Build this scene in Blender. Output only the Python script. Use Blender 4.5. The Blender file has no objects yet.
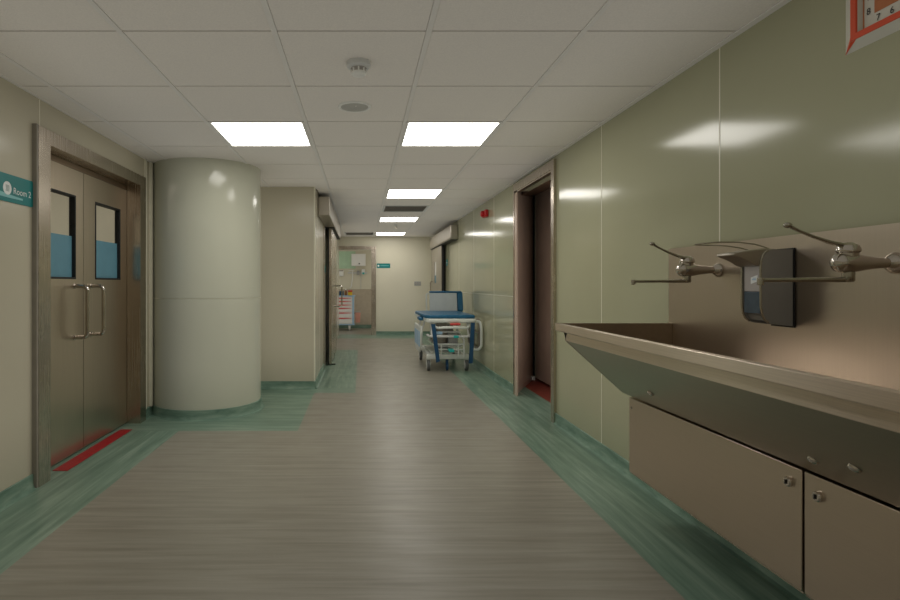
import bpy, math, random
from mathutils import Vector
random.seed(7)
S = bpy.context.scene
COL = S.collection
PI = math.pi
OFF = {}          # object name -> world offset of its local origin

# ------------------------------------------------------------------ materials
def new_mat(name):
    m = bpy.data.materials.new(name); m.use_nodes = True
    nt = m.node_tree
    return m, nt, nt.nodes['Principled BSDF']

def plain(name, col, rough=0.5, metal=0.0, var=0.06, scale=12.0, spec=0.5, bump=0.0, bscale=80.0, coat=0.0):
    m, nt, b = new_mat(name)
    tc = nt.nodes.new('ShaderNodeTexCoord')
    n = nt.nodes.new('ShaderNodeTexNoise'); n.inputs['Scale'].default_value = scale; n.inputs['Detail'].default_value = 4
    nt.links.new(tc.outputs['Object'], n.inputs['Vector'])
    r = nt.nodes.new('ShaderNodeValToRGB')
    r.color_ramp.elements[0].position = .3; r.color_ramp.elements[1].position = .7
    r.color_ramp.elements[0].color = (*[c*(1-var) for c in col], 1)
    r.color_ramp.elements[1].color = (*[min(1, c*(1+var)) for c in col], 1)
    nt.links.new(n.outputs['Fac'], r.inputs['Fac']); nt.links.new(r.outputs['Color'], b.inputs['Base Color'])
    b.inputs['Roughness'].default_value = rough; b.inputs['Metallic'].default_value = metal
    b.inputs['Specular IOR Level'].default_value = spec
    b.inputs['Coat Weight'].default_value = coat
    if bump:
        n2 = nt.nodes.new('ShaderNodeTexNoise'); n2.inputs['Scale'].default_value = bscale; n2.inputs['Detail'].default_value = 5
        nt.links.new(tc.outputs['Object'], n2.inputs['Vector'])
        bp = nt.nodes.new('ShaderNodeBump'); bp.inputs['Strength'].default_value = bump; bp.inputs['Distance'].default_value = .01
        nt.links.new(n2.outputs['Fac'], bp.inputs['Height']); nt.links.new(bp.outputs['Normal'], b.inputs['Normal'])
    return m

def steel(name, col, rough=.3, stretch=(200, 200, 3), var=.10, bump=.02, aniso=None):
    m, nt, b = new_mat(name)
    tc = nt.nodes.new('ShaderNodeTexCoord'); mp = nt.nodes.new('ShaderNodeMapping')
    mp.inputs['Scale'].default_value = stretch
    nt.links.new(tc.outputs['Object'], mp.inputs['Vector'])
    n = nt.nodes.new('ShaderNodeTexNoise'); n.inputs['Scale'].default_value = 1; n.inputs['Detail'].default_value = 3
    nt.links.new(mp.outputs['Vector'], n.inputs['Vector'])
    n3 = nt.nodes.new('ShaderNodeTexNoise'); n3.inputs['Scale'].default_value = 3; n3.inputs['Detail'].default_value = 3
    nt.links.new(tc.outputs['Object'], n3.inputs['Vector'])
    r = nt.nodes.new('ShaderNodeValToRGB')
    r.color_ramp.elements[0].position = .25; r.color_ramp.elements[1].position = .75
    r.color_ramp.elements[0].color = (*[c*(1-var) for c in col], 1)
    r.color_ramp.elements[1].color = (*[c*(1+var) for c in col], 1)
    nt.links.new(n.outputs['Fac'], r.inputs['Fac']); nt.links.new(r.outputs['Color'], b.inputs['Base Color'])
    b.inputs['Metallic'].default_value = 1
    if aniso:
        tg = nt.nodes.new('ShaderNodeTangent'); tg.direction_type = 'RADIAL'; tg.axis = aniso[0]
        nt.links.new(tg.outputs['Tangent'], b.inputs['Tangent'])
        b.inputs['Anisotropic'].default_value = aniso[1]; b.inputs['Anisotropic Rotation'].default_value = aniso[2]
    mr = nt.nodes.new('ShaderNodeMapRange'); mr.inputs['To Min'].default_value = rough*.8; mr.inputs['To Max'].default_value = rough*1.25
    mx = nt.nodes.new('ShaderNodeMath'); mx.operation = 'ADD'
    nt.links.new(n.outputs['Fac'], mx.inputs[0]); nt.links.new(n3.outputs['Fac'], mx.inputs[1])
    hv = nt.nodes.new('ShaderNodeMath'); hv.operation = 'MULTIPLY'; hv.inputs[1].default_value = .5
    nt.links.new(mx.outputs[0], hv.inputs[0]); nt.links.new(hv.outputs[0], mr.inputs['Value'])
    nt.links.new(mr.outputs['Result'], b.inputs['Roughness'])
    bp = nt.nodes.new('ShaderNodeBump'); bp.inputs['Strength'].default_value = bump; bp.inputs['Distance'].default_value = .005
    nt.links.new(n.outputs['Fac'], bp.inputs['Height']); nt.links.new(bp.outputs['Normal'], b.inputs['Normal'])
    return m

def vinyl(name, dark, mid, light, stretch, rough=.32):
    """streaked sheet vinyl"""
    m, nt, b = new_mat(name)
    tc = nt.nodes.new('ShaderNodeTexCoord'); mp = nt.nodes.new('ShaderNodeMapping')
    mp.inputs['Scale'].default_value = stretch
    nt.links.new(tc.outputs['Object'], mp.inputs['Vector'])
    n = nt.nodes.new('ShaderNodeTexNoise'); n.inputs['Scale'].default_value = 1; n.inputs['Detail'].default_value = 6
    n.inputs['Roughness'].default_value = .62; n.inputs['Distortion'].default_value = .35
    nt.links.new(mp.outputs['Vector'], n.inputs['Vector'])
    r = nt.nodes.new('ShaderNodeValToRGB'); e = r.color_ramp.elements
    e[0].position = .30; e[0].color = (*dark, 1); e[1].position = .72; e[1].color = (*light, 1)
    k = e.new(.5); k.color = (*mid, 1)
    nt.links.new(n.outputs['Fac'], r.inputs['Fac']); nt.links.new(r.outputs['Color'], b.inputs['Base Color'])
    b.inputs['Roughness'].default_value = rough
    b.inputs['Specular IOR Level'].default_value = .4
    n2 = nt.nodes.new('ShaderNodeTexNoise'); n2.inputs['Scale'].default_value = 6
    nt.links.new(tc.outputs['Object'], n2.inputs['Vector'])
    mr = nt.nodes.new('ShaderNodeMapRange'); mr.inputs['To Min'].default_value = rough-.06; mr.inputs['To Max'].default_value = rough+.12
    nt.links.new(n2.outputs['Fac'], mr.inputs['Value']); nt.links.new(mr.outputs['Result'], b.inputs['Roughness'])
    return m

def emit(name, col, st):
    m, nt, b = new_mat(name)
    tc = nt.nodes.new('ShaderNodeTexCoord')
    n = nt.nodes.new('ShaderNodeTexNoise'); n.inputs['Scale'].default_value = 40
    nt.links.new(tc.outputs['Object'], n.inputs['Vector'])
    mr = nt.nodes.new('ShaderNodeMapRange'); mr.inputs['To Min'].default_value = st*.97; mr.inputs['To Max'].default_value = st*1.03
    nt.links.new(n.outputs['Fac'], mr.inputs['Value'])
    b.inputs['Base Color'].default_value = (.8, .8, .8, 1)
    b.inputs['Emission Color'].default_value = (*col, 1)
    nt.links.new(mr.outputs['Result'], b.inputs['Emission Strength'])
    return m

def glass(name, col=(1, 1, 1), rough=.02):
    m, nt, b = new_mat(name)
    b.inputs['Base Color'].default_value = (*col, 1); b.inputs['Roughness'].default_value = rough
    b.inputs['Transmission Weight'].default_value = 1; b.inputs['IOR'].default_value = 1.12
    return m

M = {}
M['sage'] = plain('sage_wall_panel', (.345, .34, .22), .13, var=.025, scale=1.6, spec=.45)
M['cream'] = plain('cream_wall_panel', (.47, .43, .325), .2, var=.025, scale=1.6, spec=.4)
M['column'] = plain('pale_column_panel', (.50, .50, .40), .12, var=.025, scale=1.6, spec=.45)
M['seam'] = plain('seam_strip', (.66, .63, .50), .35)
M['far_cream'] = plain('far_cream_wall', (.62, .58, .45), .35, var=.02, scale=3)
M['tile'] = plain('ceiling_tile', (.72, .675, .61), .95, var=.04, scale=120, spec=.1, bump=.25, bscale=160)
M['tbar'] = plain('ceiling_bar', (.70, .67, .62), .5, var=.02)
M['plenum'] = plain('plenum_dark', (.06, .055, .05), .9)
M['field'] = vinyl('beige_vinyl', (.185, .17, .132), (.235, .217, .172), (.285, .265, .215), (1.4, 26, 10))
M['border_y'] = vinyl('green_vinyl_along', (.095, .16, .118), (.15, .228, .168), (.25, .33, .255), (26, 1.4, 10))
M['border_x'] = vinyl('green_vinyl_across', (.095, .16, .118), (.15, .228, .168), (.25, .33, .255), (1.4, 26, 10))
M['skirt'] = vinyl('green_vinyl_skirting', (.09, .16, .12), (.16, .25, .19), (.26, .35, .27), (4, 4, 20), .4)
M['skirt_grey'] = plain('pale_skirting', (.5, .52, .46), .4)
M['red'] = plain('red_floor_vinyl', (.33, .006, .012), .45, var=.12, scale=30)
M['red_dull'] = plain('dull_red_vinyl', (.22, .045, .03), .5, var=.15, scale=20)
M['steel'] = steel('brushed_steel_upright', (.58, .51, .435), .26, (220, 220, 2.5))
M['steel_door'] = steel('brushed_steel_door', (.66, .565, .465), .32, (160, 160, 2.0), .05, .008)
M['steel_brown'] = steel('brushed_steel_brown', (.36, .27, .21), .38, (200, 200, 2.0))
M['leaf_brown'] = plain('bronze_painted_steel', (.60, .46, .365), .30, .25, var=.06, scale=4)
M['steel_along'] = steel('brushed_steel_along', (.66, .565, .475), .30, (400, 4, 400), .03, .008)
M['sink_steel_shaded'] = steel('shaded_satin_steel', (.49, .415, .34), .30, (60, 3, 60), .05)  # darker sink steel: shade of the trough underside put into the colour
M['rim_steel_lit'] = steel('lit_steel_rim', (.80, .69, .59), .34, (300, 3, 300), .07, .02, ('Y', .85, 0.0))  # same steel lightened: light on the front lip put into the colour
M['steel_splash'] = steel('satin_steel_splash', (.57, .495, .42), .32, (120, 180, 2), .025, .008)
M['alu'] = steel('aluminium_box', (.56, .52, .47), .42, (3, 80, 80), .04)
M['chrome'] = plain('chrome', (.62, .58, .54), .08, 1.0, var=.03)
M['chrome_dull'] = plain('dull_chrome', (.50, .48, .42), .2, 1.0, var=.04)
M['rubber'] = plain('black_rubber', (.012, .012, .012), .55, var=.3, scale=30)
M['darkgrey'] = plain('dark_grey_plastic', (.235, .21, .17), .42, var=.06)
M['grey'] = plain('grey_plastic', (.30, .30, .28), .5)
M['lightgrey'] = plain('light_grey_plastic', (.55, .55, .52), .45)
M['white'] = plain('white_plastic', (.72, .71, .66), .35, var=.02)
M['whiteframe'] = plain('off_white_enamel', (.62, .64, .58), .35, var=.03)
M['teal'] = plain('teal_sign', (.0, .17, .165), .4, var=.05)
M['teal_light'] = plain('pale_teal_print', (.22, .48, .48), .45)
M['print_white'] = plain('white_print', (.75, .76, .73), .5)
M['print_grey'] = plain('grey_print', (.35, .40, .38), .5)
M['film'] = plain('blue_frosted_film', (.10, .23, .29), .5, var=.05)
M['lamp'] = emit('lamp_diffuser', (1.0, .965, .90), 9.0)
M['lamp_added'] = emit('added_inner_room_lamp', (1.0, .965, .90), 9.0)
M['lamp_added_dim'] = emit('added_dim_room_lamp', (1.0, .95, .86), 2.5)
M['tyre'] = plain('grey_tyre', (.11, .115, .11), .6)
M['glass'] = glass('clear_glass')
M['orange'] = plain('orange_red_frame', (.60, .075, .03), .35, var=.04)
M['salmon'] = plain('wooden_orange_dial', (.42, .15, .06), .5, var=.15, scale=9)
M['dialwhite'] = plain('clock_dial', (.60, .58, .50), .45, var=.02)
M['ink'] = plain('black_print', (.02, .02, .02), .6)
M['alarm'] = plain('alarm_red', (.45, .01, .015), .35)
M['vent'] = plain('vent_grey', (.36, .335, .30), .6)
M['speaker'] = plain('speaker_mesh', (.42, .41, .37), .7, bump=.4, bscale=400)
M['blue_vinyl'] = plain('blue_mattress', (.012, .105, .20), .42, var=.08)
M['blue_strap'] = plain('blue_strap', (.01, .055, .12), .6, var=.1)
M['board'] = plain('grey_back_board', (.44, .47, .46), .5, var=.03)
M['tealcap'] = plain('teal_cap', (.02, .36, .33), .4)
M['bluepale'] = plain('pale_blue_trim', (.32, .48, .62), .4)
M['cartred'] = plain('cart_red', (.55, .05, .05), .4)
M['pink'] = plain('pink_bin', (.60, .29, .22), .5)
M['yellow'] = plain('yellow_plastic', (.70, .46, .03), .45)
M['brown'] = plain('brown_bottle', (.20, .09, .035), .3)
M['greenpanel'] = plain('pale_green_panel', (.42, .58, .40), .35)
M['wainscot'] = plain('tan_wainscot', (.42, .36, .27), .4)
M['soap'] = plain('blue_soap', (.05, .075, .10), .2, var=.15, scale=25)
M['cloudy'] = plain('cloudy_window', (.42, .38, .35), .2, var=.04)

# ------------------------------------------------------------------ mesh builder
class MB:
    def __init__(s): s.v = []; s.f = []; s.mi = []; s.sm = []
    def add(s, vs, fs, mi=0, smooth=False):
        o = len(s.v); s.v += [tuple(p) for p in vs]
        for f in fs: s.f.append([i+o for i in f]); s.mi.append(mi); s.sm.append(smooth)
        return s
    def box(s, x0, x1, y0, y1, z0, z1, mi=0):
        vs = [(x, y, z) for x in (x0, x1) for y in (y0, y1) for z in (z0, z1)]
        return s.add(vs, [(0,1,3,2), (4,6,7,5), (0,4,5,1), (2,3,7,6), (0,2,6,4), (1,5,7,3)], mi)
    def prism(s, pts, axis, a, b, mi=0, smooth=False):
        """2-D polygon extruded along axis; pts in the other two axes in xyz order"""
        def P(p, t):
            return {'x': (t, p[0], p[1]), 'y': (p[0], t, p[1]), 'z': (p[0], p[1], t)}[axis]
        n = len(pts)
        s.add([P(p, a) for p in pts] + [P(p, b) for p in pts],
              [tuple(range(n)), tuple(reversed(range(n, 2*n)))], mi)
        o = len(s.v) - 2*n
        for i in range(n):
            j = (i+1) % n
            s.f.append([o+i, o+j, o+n+j, o+n+i]); s.mi.append(mi); s.sm.append(smooth)
        return s
    def tube(s, path, r, n=10, mi=0, closed=False, flat=None):
        P = [Vector(p) for p in path]; m = len(P)
        rs = r if isinstance(r, (list, tuple)) else [r]*m
        vs = []; fs = []
        up = None
        for i in range(m):
            if closed: t = P[(i+1) % m] - P[i-1]
            else: t = P[min(i+1, m-1)] - P[max(i-1, 0)]
            t.normalize()
            if up is None:
                up = Vector((0, 0, 1)) if abs(t.z) < .9 else Vector((1, 0, 0))
            a = t.cross(up).normalized(); bb = a.cross(t).normalized(); up = bb
            for k in range(n):
                an = 2*PI*k/n
                vs.append(P[i] + a*math.cos(an)*rs[i]*(1 if not flat else flat[0]) + bb*math.sin(an)*rs[i]*(1 if not flat else flat[1]))
        for i in range(m if closed else m-1):
            j = (i+1) % m
            for k in range(n):
                l = (k+1) % n
                fs.append((i*n+k, i*n+l, j*n+l, j*n+k))
        s.add(vs, fs, mi, True)
        if not closed:
            o = len(s.v) - len(vs)
            s.f.append([o+k for k in reversed(range(n))]); s.mi.append(mi); s.sm.append(False)
            s.f.append([o+(m-1)*n+k for k in range(n)]); s.mi.append(mi); s.sm.append(False)
        return s
    def lathe(s, c, prof, axis='z', n=24, mi=0):
        """prof: list of (radius, height along axis) from c"""
        vs = []; fs = []
        for r, h in prof:
            for k in range(n):
                a = 2*PI*k/n; u, w = r*math.cos(a), r*math.sin(a)
                d = {'z': (u, w, h), 'x': (h, u, w), 'y': (w, h, u)}[axis]
                vs.append((c[0]+d[0], c[1]+d[1], c[2]+d[2]))
        m = len(prof)
        for i in range(m-1):
            for k in range(n):
                l = (k+1) % n
                fs.append((i*n+k, i*n+l, (i+1)*n+l, (i+1)*n+k))
        fs.append(tuple(reversed(range(n)))); fs.append(tuple((m-1)*n+k for k in range(n)))
        return s.add(vs, fs, mi, True)
    def ball(s, c, r, n=14, mi=0, sc=(1, 1, 1)):
        vs = []; fs = []; h = n//2
        for i in range(1, h):
            t = PI*i/h
            for k in range(n):
                a = 2*PI*k/n
                vs.append((c[0]+r*sc[0]*math.sin(t)*math.cos(a), c[1]+r*sc[1]*math.sin(t)*math.sin(a), c[2]+r*sc[2]*math.cos(t)))
        for i in range(h-2):
            for k in range(n):
                l = (k+1) % n; fs.append((i*n+k, (i+1)*n+k, (i+1)*n+l, i*n+l))
        T = len(vs); vs.append((c[0], c[1], c[2]+r*sc[2])); vs.append((c[0], c[1], c[2]-r*sc[2]))
        for k in range(n):
            l = (k+1) % n; fs.append((T, k, l)); fs.append((T+1, (h-2)*n+l, (h-2)*n+k))
        return s.add(vs, fs, mi, True)
    def build(s, name, mats, parent=None, bevel=0, seg=2):
        if not isinstance(mats, (list, tuple)): mats = [mats]
        if parent is not None: off = OFF[parent.name]
        else:
            xs = [p[0] for p in s.v]; ys = [p[1] for p in s.v]; zs = [p[2] for p in s.v]
            off = Vector(((min(xs)+max(xs))/2, (min(ys)+max(ys))/2, min(zs)))
        me = bpy.data.meshes.new(name)
        me.from_pydata([(p[0]-off[0], p[1]-off[1], p[2]-off[2]) for p in s.v], [], s.f)
        for m in mats: me.materials.append(m)
        for p, mi, sm in zip(me.polygons, s.mi, s.sm): p.material_index = mi; p.use_smooth = sm
        import bmesh
        bm = bmesh.new(); bm.from_mesh(me); bmesh.ops.recalc_face_normals(bm, faces=bm.faces); bm.to_mesh(me); bm.free()
        me.set_sharp_from_angle(angle=math.radians(35)); me.update()
        o = bpy.data.objects.new(name, me); COL.objects.link(o)
        if parent is not None: o.parent = parent
        else: o.location = off
        OFF[o.name] = off
        if bevel:
            b = o.modifiers.new('bevel', 'BEVEL'); b.width = bevel; b.segments = seg; b.limit_method = 'ANGLE'; b.angle_limit = math.radians(40)
        return o

def tag(o, label, cat=None, group=None, kind=None):
    o['label'] = label
    if cat: o['category'] = cat
    if group: o['group'] = group
    if kind: o['kind'] = kind
    return o
def thing(name, loc, label, cat=None, group=None, kind=None):
    o = bpy.data.objects.new(name, None); COL.objects.link(o); o.location = loc
    o.empty_display_size = .1
    OFF[o.name] = Vector(loc)
    return tag(o, label, cat, group, kind)
def struct(mb, name, mats, label, **k):
    return tag(mb.build(name, mats, **k), label, kind='structure')
def lettering(name, text, size, parent, place, mat, align='LEFT'):
    """text converted to a mesh; place maps (u, v) on the sign to a world point"""
    cu = bpy.data.curves.new(name, 'FONT'); cu.body = text; cu.size = size; cu.align_x = align; cu.align_y = 'CENTER'
    cu.resolution_u = 3
    to = bpy.data.objects.new(name, cu); COL.objects.link(to)
    dg = bpy.context.evaluated_depsgraph_get(); dg.update()
    me = bpy.data.meshes.new_from_object(to.evaluated_get(dg))
    bpy.data.objects.remove(to); bpy.data.curves.remove(cu)
    off = OFF[parent.name]
    for v in me.vertices: v.co = Vector(place(v.co.x, v.co.y)) - off
    me.materials.clear(); me.materials.append(mat); me.name = name
    o = bpy.data.objects.new(name, me); COL.objects.link(o); o.parent = parent; OFF[o.name] = off
    return o

def arc_path(pts, r=.03, n=5):
    """round the corners of a polyline"""
    P = [Vector(p) for p in pts]; out = [P[0]]
    for i in range(1, len(P)-1):
        a = (P[i-1]-P[i]); b = (P[i+1]-P[i]); d = min(r, a.length*.45, b.length*.45)
        a.normalize(); b.normalize()
        p0 = P[i]+a*d; p2 = P[i]+b*d
        for k in range(n+1):
            t = k/n; out.append(p0*(1-t)**2 + P[i]*2*t*(1-t) + p2*t*t)
    out.append(P[-1]); return out

# ------------------------------------------------------------------ dimensions (metres; +Y runs down the corridor)
CAM = 1.23; CEIL = 2.37
XL, XR = -1.98, 1.72
XN = -.548                 # face of the wall that narrows the corridor
YN = 6.55                  # where it narrows
YE = 13.45                 # end wall
YB = -2.6                  # wall behind the photographer
YR = 15.55                 # back wall of the room beyond the end doorway

# ------------------------------------------------------------------ floor
f = MB()
def flr(x0, x1, y0, y1, mi): f.add([(x0, y0, 0), (x1, y0, 0), (x1, y1, 0), (x0, y1, 0)], [(0, 1, 2, 3)], mi)
# field
f.add([(-1.53, YB, 0), (1.262, YB, 0), (1.262, 4.67, 0), (-1.53, 4.67, 0)], [(0, 1, 2, 3)], 0)
flr(-.535, 1.262, 4.67, 6.3, 0); flr(-.07, 1.262, 6.3, 10.4, 0); flr(XN, 1.262, 10.4, 12.6, 0)
# green borders
flr(-2.2, -1.53, YB, 4.67, 1); flr(1.262, XR+.1, YB, 13.6, 1)
flr(-2.2, -.535, 4.67, 6.3, 2); flr(-2.2, -.07, 6.3, 6.6, 2); flr(XN-.05, -.07, 6.6, 10.4, 1)
flr(XN-.05, 1.262, 12.6, 13.6, 2)
flr(XR+.1, 1.955, 4.4, 7.4, 1); flr(1.955, 2.4, 4.4, 7.6, 3)
flr(XN-.05, XN, 10.4, 12.6, 1)
flr(-1.5, .9, 13.6, 15.8, 0); flr(-4.2, -2.2, 2.6, 6.0, 0)
for (x0, x1, y0, y1) in ((-4.3, 2.5, YB-.2, 15.9),):
    f.box(x0, x1, y0, y1, -.12, -.01, 4)
struct(f, 'floor', [M['field'], M['border_y'], M['border_x'], M['red_dull'], M['plenum']], 'streaked beige vinyl floor with a green border along the walls')

# ------------------------------------------------------------------ ceiling
c = MB()
xs = [XL, -1.79, -1.092, -.394, .304, 1.002, 1.700]
ys = [3.915 + .7*k for k in range(-9, 15)]
LIGHTS = {(2, 9): 'a', (4, 9): 'b', (4, 13): 'c', (4, 17): 'd', (4, 21): 'e'}
VENTS = {(4, 15), (3, 21)}
for j in range(len(ys)-1):
    for i in range(6):
        x0, x1 = xs[i], xs[i+1]; y0, y1 = ys[j], min(ys[j+1], YE)
        if y0 >= YE: continue
        if (i, j) in LIGHTS or (i, j) in VENTS: continue
        if y0 > YN - .3 and x1 <= XN: continue
        if y0 > YN - .3 and x0 < XN: x0 = XN
        c.box(x0+(.012 if x0 in (XL, XN) else .0138), x1-.0138, y0+.0055, y1-.0055, CEIL, CEIL+.02, 0)
for x in xs[1:6]:
    y1 = YE if x > XN else YN
    c.box(x-.0125, x+.0125, YB, y1, CEIL-.003, CEIL+.01, 1)
c.box(xs[6]-.012, XR, YB, YE, CEIL-.006, CEIL+.012, 1)
c.box(XL, XL+.02, YB, 5.3, CEIL-.004, CEIL+.012, 1)
c.box(XN, XR, YE-.02, YE, CEIL-.004, CEIL+.012, 1)
c.box(-4.3, 2.5, YB-.2, 15.9, CEIL+.07, CEIL+.2, 2)
# plaster ceilings of the rooms beside the corridor
c.box(-1.4, .8, 13.6, 15.7, CEIL, CEIL+.03, 0)
c.box(-4.1, -2.16, 2.7, 5.9, CEIL, CEIL+.03, 0)
struct(c, 'ceiling', [M['tile'], M['tbar'], M['plenum']], 'suspended ceiling of square off-white tiles in a grid')

# luminaires and vents that fill cells of the grid
def cell(i, j): return xs[i]+.014, xs[i+1]-.014, ys[j]+.006, ys[j+1]-.006
labels = {'a': 'bright ceiling panel lamp in front of the round column, the only left-hand one',
          'b': 'largest and nearest of the bright ceiling panel lamps over the right side of the corridor',
          'c': 'second ceiling panel lamp along the right-hand row, on the near side of the dark vent',
          'd': 'third ceiling panel lamp along the right-hand row, just beyond the dark vent',
          'e': 'farthest ceiling panel lamp, beside the end wall of the corridor'}
def lamp(x0, x1, y0, y1, label, m='lamp', group='ceiling panel lamps'):
    t = thing('ceiling_lamp', ((x0+x1)/2, (y0+y1)/2, CEIL), label, 'ceiling light', group)
    b = MB(); w = .016
    b.box(x0, x0+w, y0, y1, CEIL-.004, CEIL+.075); b.box(x1-w, x1, y0, y1, CEIL-.004, CEIL+.075)
    b.box(x0+w, x1-w, y0, y0+w, CEIL-.004, CEIL+.075); b.box(x0+w, x1-w, y1-w, y1, CEIL-.004, CEIL+.075)
    b.build('frame', M['white'], t)
    MB().box(x0+w, x1-w, y0+w, y1-w, CEIL+.002, CEIL+.012).build('diffuser', M[m], t)
for (i, j), k in LIGHTS.items(): lamp(*cell(i, j), labels[k])
for (i, j), lb in (((4, 15), 'dark slotted ceiling vent between two of the panel lamps'), ((3, 21), 'dark slotted ceiling vent next to the farthest panel lamp')):
    x0, x1, y0, y1 = cell(i, j)
    t = thing('ceiling_vent', ((x0+x1)/2, (y0+y1)/2, CEIL), lb, 'vent', 'ceiling vents')
    b = MB(); w = .03
    b.box(x0, x0+w, y0, y1, CEIL-.005, CEIL+.05); b.box(x1-w, x1, y0, y1, CEIL-.005, CEIL+.05)
    b.box(x0+w, x1-w, y0, y0+w, CEIL-.005, CEIL+.05); b.box(x0+w, x1-w, y1-w, y1, CEIL-.005, CEIL+.05)
    b.build('frame', M['lightgrey'], t)
    b = MB(); n = 14
    b.box(x0+w, x1-w, y0+w, y1-w, CEIL+.045, CEIL+.05)
    for k in range(n):
        y = y0+w+(y1-y0-2*w)*(k+.5)/n
        b.prism([(y-.012, CEIL+.002), (y-.009, CEIL+.002), (y+.014, CEIL+.03), (y+.011, CEIL+.03)], 'x', x0+w, x1-w)
    b.build('louvre', M['vent'], t)

# ------------------------------------------------------------------ walls
w = MB()
def seam_v(w, x, y, z0, z1, sgn): w.box(min(x, x+sgn*.0008), max(x, x+sgn*.0008), y-.004, y+.004, z0, z1, 1)
# left wall with the door opening
w.box(XL-.17, XL, YB, 3.484, 0, CEIL+.075); w.box(XL-.17, XL, 4.936, YN+.1, 0, CEIL+.075); w.box(XL-.17, XL, 3.484, 4.936, 2.116, CEIL+.075)
seam_v(w, XL, 3.43, 2.195, CEIL, 1); seam_v(w, XL, 2.1, .1, CEIL, 1); seam_v(w, XL, .8, .1, CEIL, 1)
w.box(XL, XL+.025, 5.20, 5.235, .09, CEIL-.005, 1); w.box(XL, XL+.018, 5.08, 5.10, .09, CEIL-.005, 1)
struct(w, 'wall_left', [M['cream'], M['seam']], 'cream glossy wall panels around the double steel doors')
w = MB()
w.box(XR, XR+.14, YB, 5.0, 0, CEIL+.075)
w.box(XR, XR+.14, 5.0, 6.2, 2.26, CEIL+.075)
w.box(2.3, 2.36, 4.45, 7.5, 0, CEIL+.075); w.box(1.86, 2.3, 4.42, 4.49, 0, CEIL+.075); w.box(1.87, 2.36, 7.42, 7.5, 0, CEIL+.075)
w.prism([(XR, 6.235), (1.86, 6.525), (1.86, 13.6), (XR, 13.6)], 'z', 0, CEIL+.075)
for y in (1.36, 2.68, 4.0, 7.25, 8.55, 9.85): seam_v(w, XR, y, .09, CEIL-.006, -1)
w.box(XR-.0008, XR, 6.3, 9.9, 1.087, 1.091, 1)
struct(w, 'wall_right', [M['sage'], M['seam']], 'sage green glossy wall panels on the side of the steel sink')
w = MB(); w.box(XL-.1, XN, YN, YN+.12, 0, CEIL+.075); w.box(XN-.12, XN, YN+.12, 13.6, 0, CEIL+.075)
w.box(XN-.012, XN+.003, YN-.003, YN+.012, .09, CEIL, 1)
w.box(XN, XN+.012, 8.0, 8.10, 0, 2.07, 2)
for y in (7.3,): seam_v(w, XN, y, .09, CEIL, 1)
struct(w, 'wall_corner', [M['cream'], M['seam'], M['steel']], 'cream wall behind the column that turns the corner and narrows the corridor')
w = MB()
w.box(-.65, -.62, YE, YE+.14, 0, CEIL+.075); w.box(.25, XR+.14, YE, YE+.14, 0, CEIL+.075); w.box(-.62, .25, YE, YE+.14, 2.05, CEIL+.075)
struct(w, 'wall_end', M['far_cream'], 'pale cream wall that closes the corridor beside the open doorway')
w = MB(); w.box(XL-.1, XR+.14, YB-.12, YB, 0, CEIL+.075)
struct(w, 'wall_rear', M['cream'], 'cream wall behind the photographer')
# room beyond the end doorway
w = MB()
w.box(-1.4, .8, YR, YR+.1, 1.10, CEIL, 0); w.box(-1.4, .8, YR, YR+.1, 0, 1.10, 1)
w.box(-1.4, .8, YR-.006, YR, 1.09, 1.11, 3)
w.box(-.75, -.17, YR-.01, YR, 1.66, 2.14, 2)
w.box(-1.5, -1.4, YE+.14, YR+.1, 0, CEIL, 0); w.box(.8, .9, YE+.14, YR+.1, 0, CEIL, 0)
w.box(-1.5, -.65, YE, YE+.14, 0, CEIL, 0)
w.box(-1.4, .8, YR-.012, YR, 0, .1, 4)
struct(w, 'wall_beyond', [M['far_cream'], M['wainscot'], M['greenpanel'], M['seam'], M['skirt']], 'beige wall with a green panel seen through the end doorway')
# room behind the left double doors
w = MB()
w.box(-4.2, -4.1, 2.6, 6.0, 0, CEIL); w.box(-4.2, XL-.17, 2.6, 2.7, 0, CEIL); w.box(-4.2, XL-.17, 5.9, 6.0, 0, CEIL)
struct(w, 'wall_inside', M['far_cream'], 'beige wall of the room seen through the panes of the double doors')

# column
t = thing('column', (-1.53, 5.552, 0), 'thick round cream column between the double doors and the recessed wall', kind='structure')
R = .520
MB().lathe((-1.53, 5.552, 0), [(R, 0), (R, 1.095)], n=96).build('lower_cladding', M['column'], t)
MB().lathe((-1.53, 5.552, 0), [(R, 1.099), (R, CEIL+.015)], n=96).build('upper_cladding', M['column'], t)
MB().lathe((-1.53, 5.552, 0), [(R-.004, 1.094), (R-.004, 1.10)], n=96).build('joint', M['seam'], t)
MB().lathe((-1.53, 5.552, 0), [(R+.04, 0), (R+.022, .006), (R+.014, .02), (R+.011, .04), (R+.011, .088), (R+.001, .09)], n=96).build('skirting', M['skirt'], t)

# coved green skirting
def skirt(name, axis, at, a, b, sgn, label, mat='skirt', h=.09):
    pr = [(0, 0), (.035, 0), (.018, .006), (.011, .02), (.009, .04), (.009, h-.003), (.006, h), (0, h)]
    mb = MB()
    mb.prism([(at+sgn*u, z) for u, z in pr], axis, a, b)
    return struct(mb, name, M[mat], label)
skirt('baseboard_left', 'y', XL, YB, 3.37, 1, 'green coved skirting below the cream wall on the near side of the double doors')
skirt('baseboard_beside_door', 'y', XL, 5.05, 5.28, 1, 'short green skirting between the double doors and the column')
skirt('baseboard_right', 'y', XR, YB, 4.93, -1, 'green coved skirting below the sage wall under the sink')
skirt('baseboard_right_far', 'y', XR, 6.24, 11.3, -1, 'green coved skirting behind the trolley')
skirt('baseboard_corner', 'x', YN, -1.95, XN, -1, 'green skirting of the recessed cream wall')
skirt('baseboard_passage', 'y', XN, YN, 7.99, 1, 'green skirting around the corner towards the sliding door')
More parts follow.
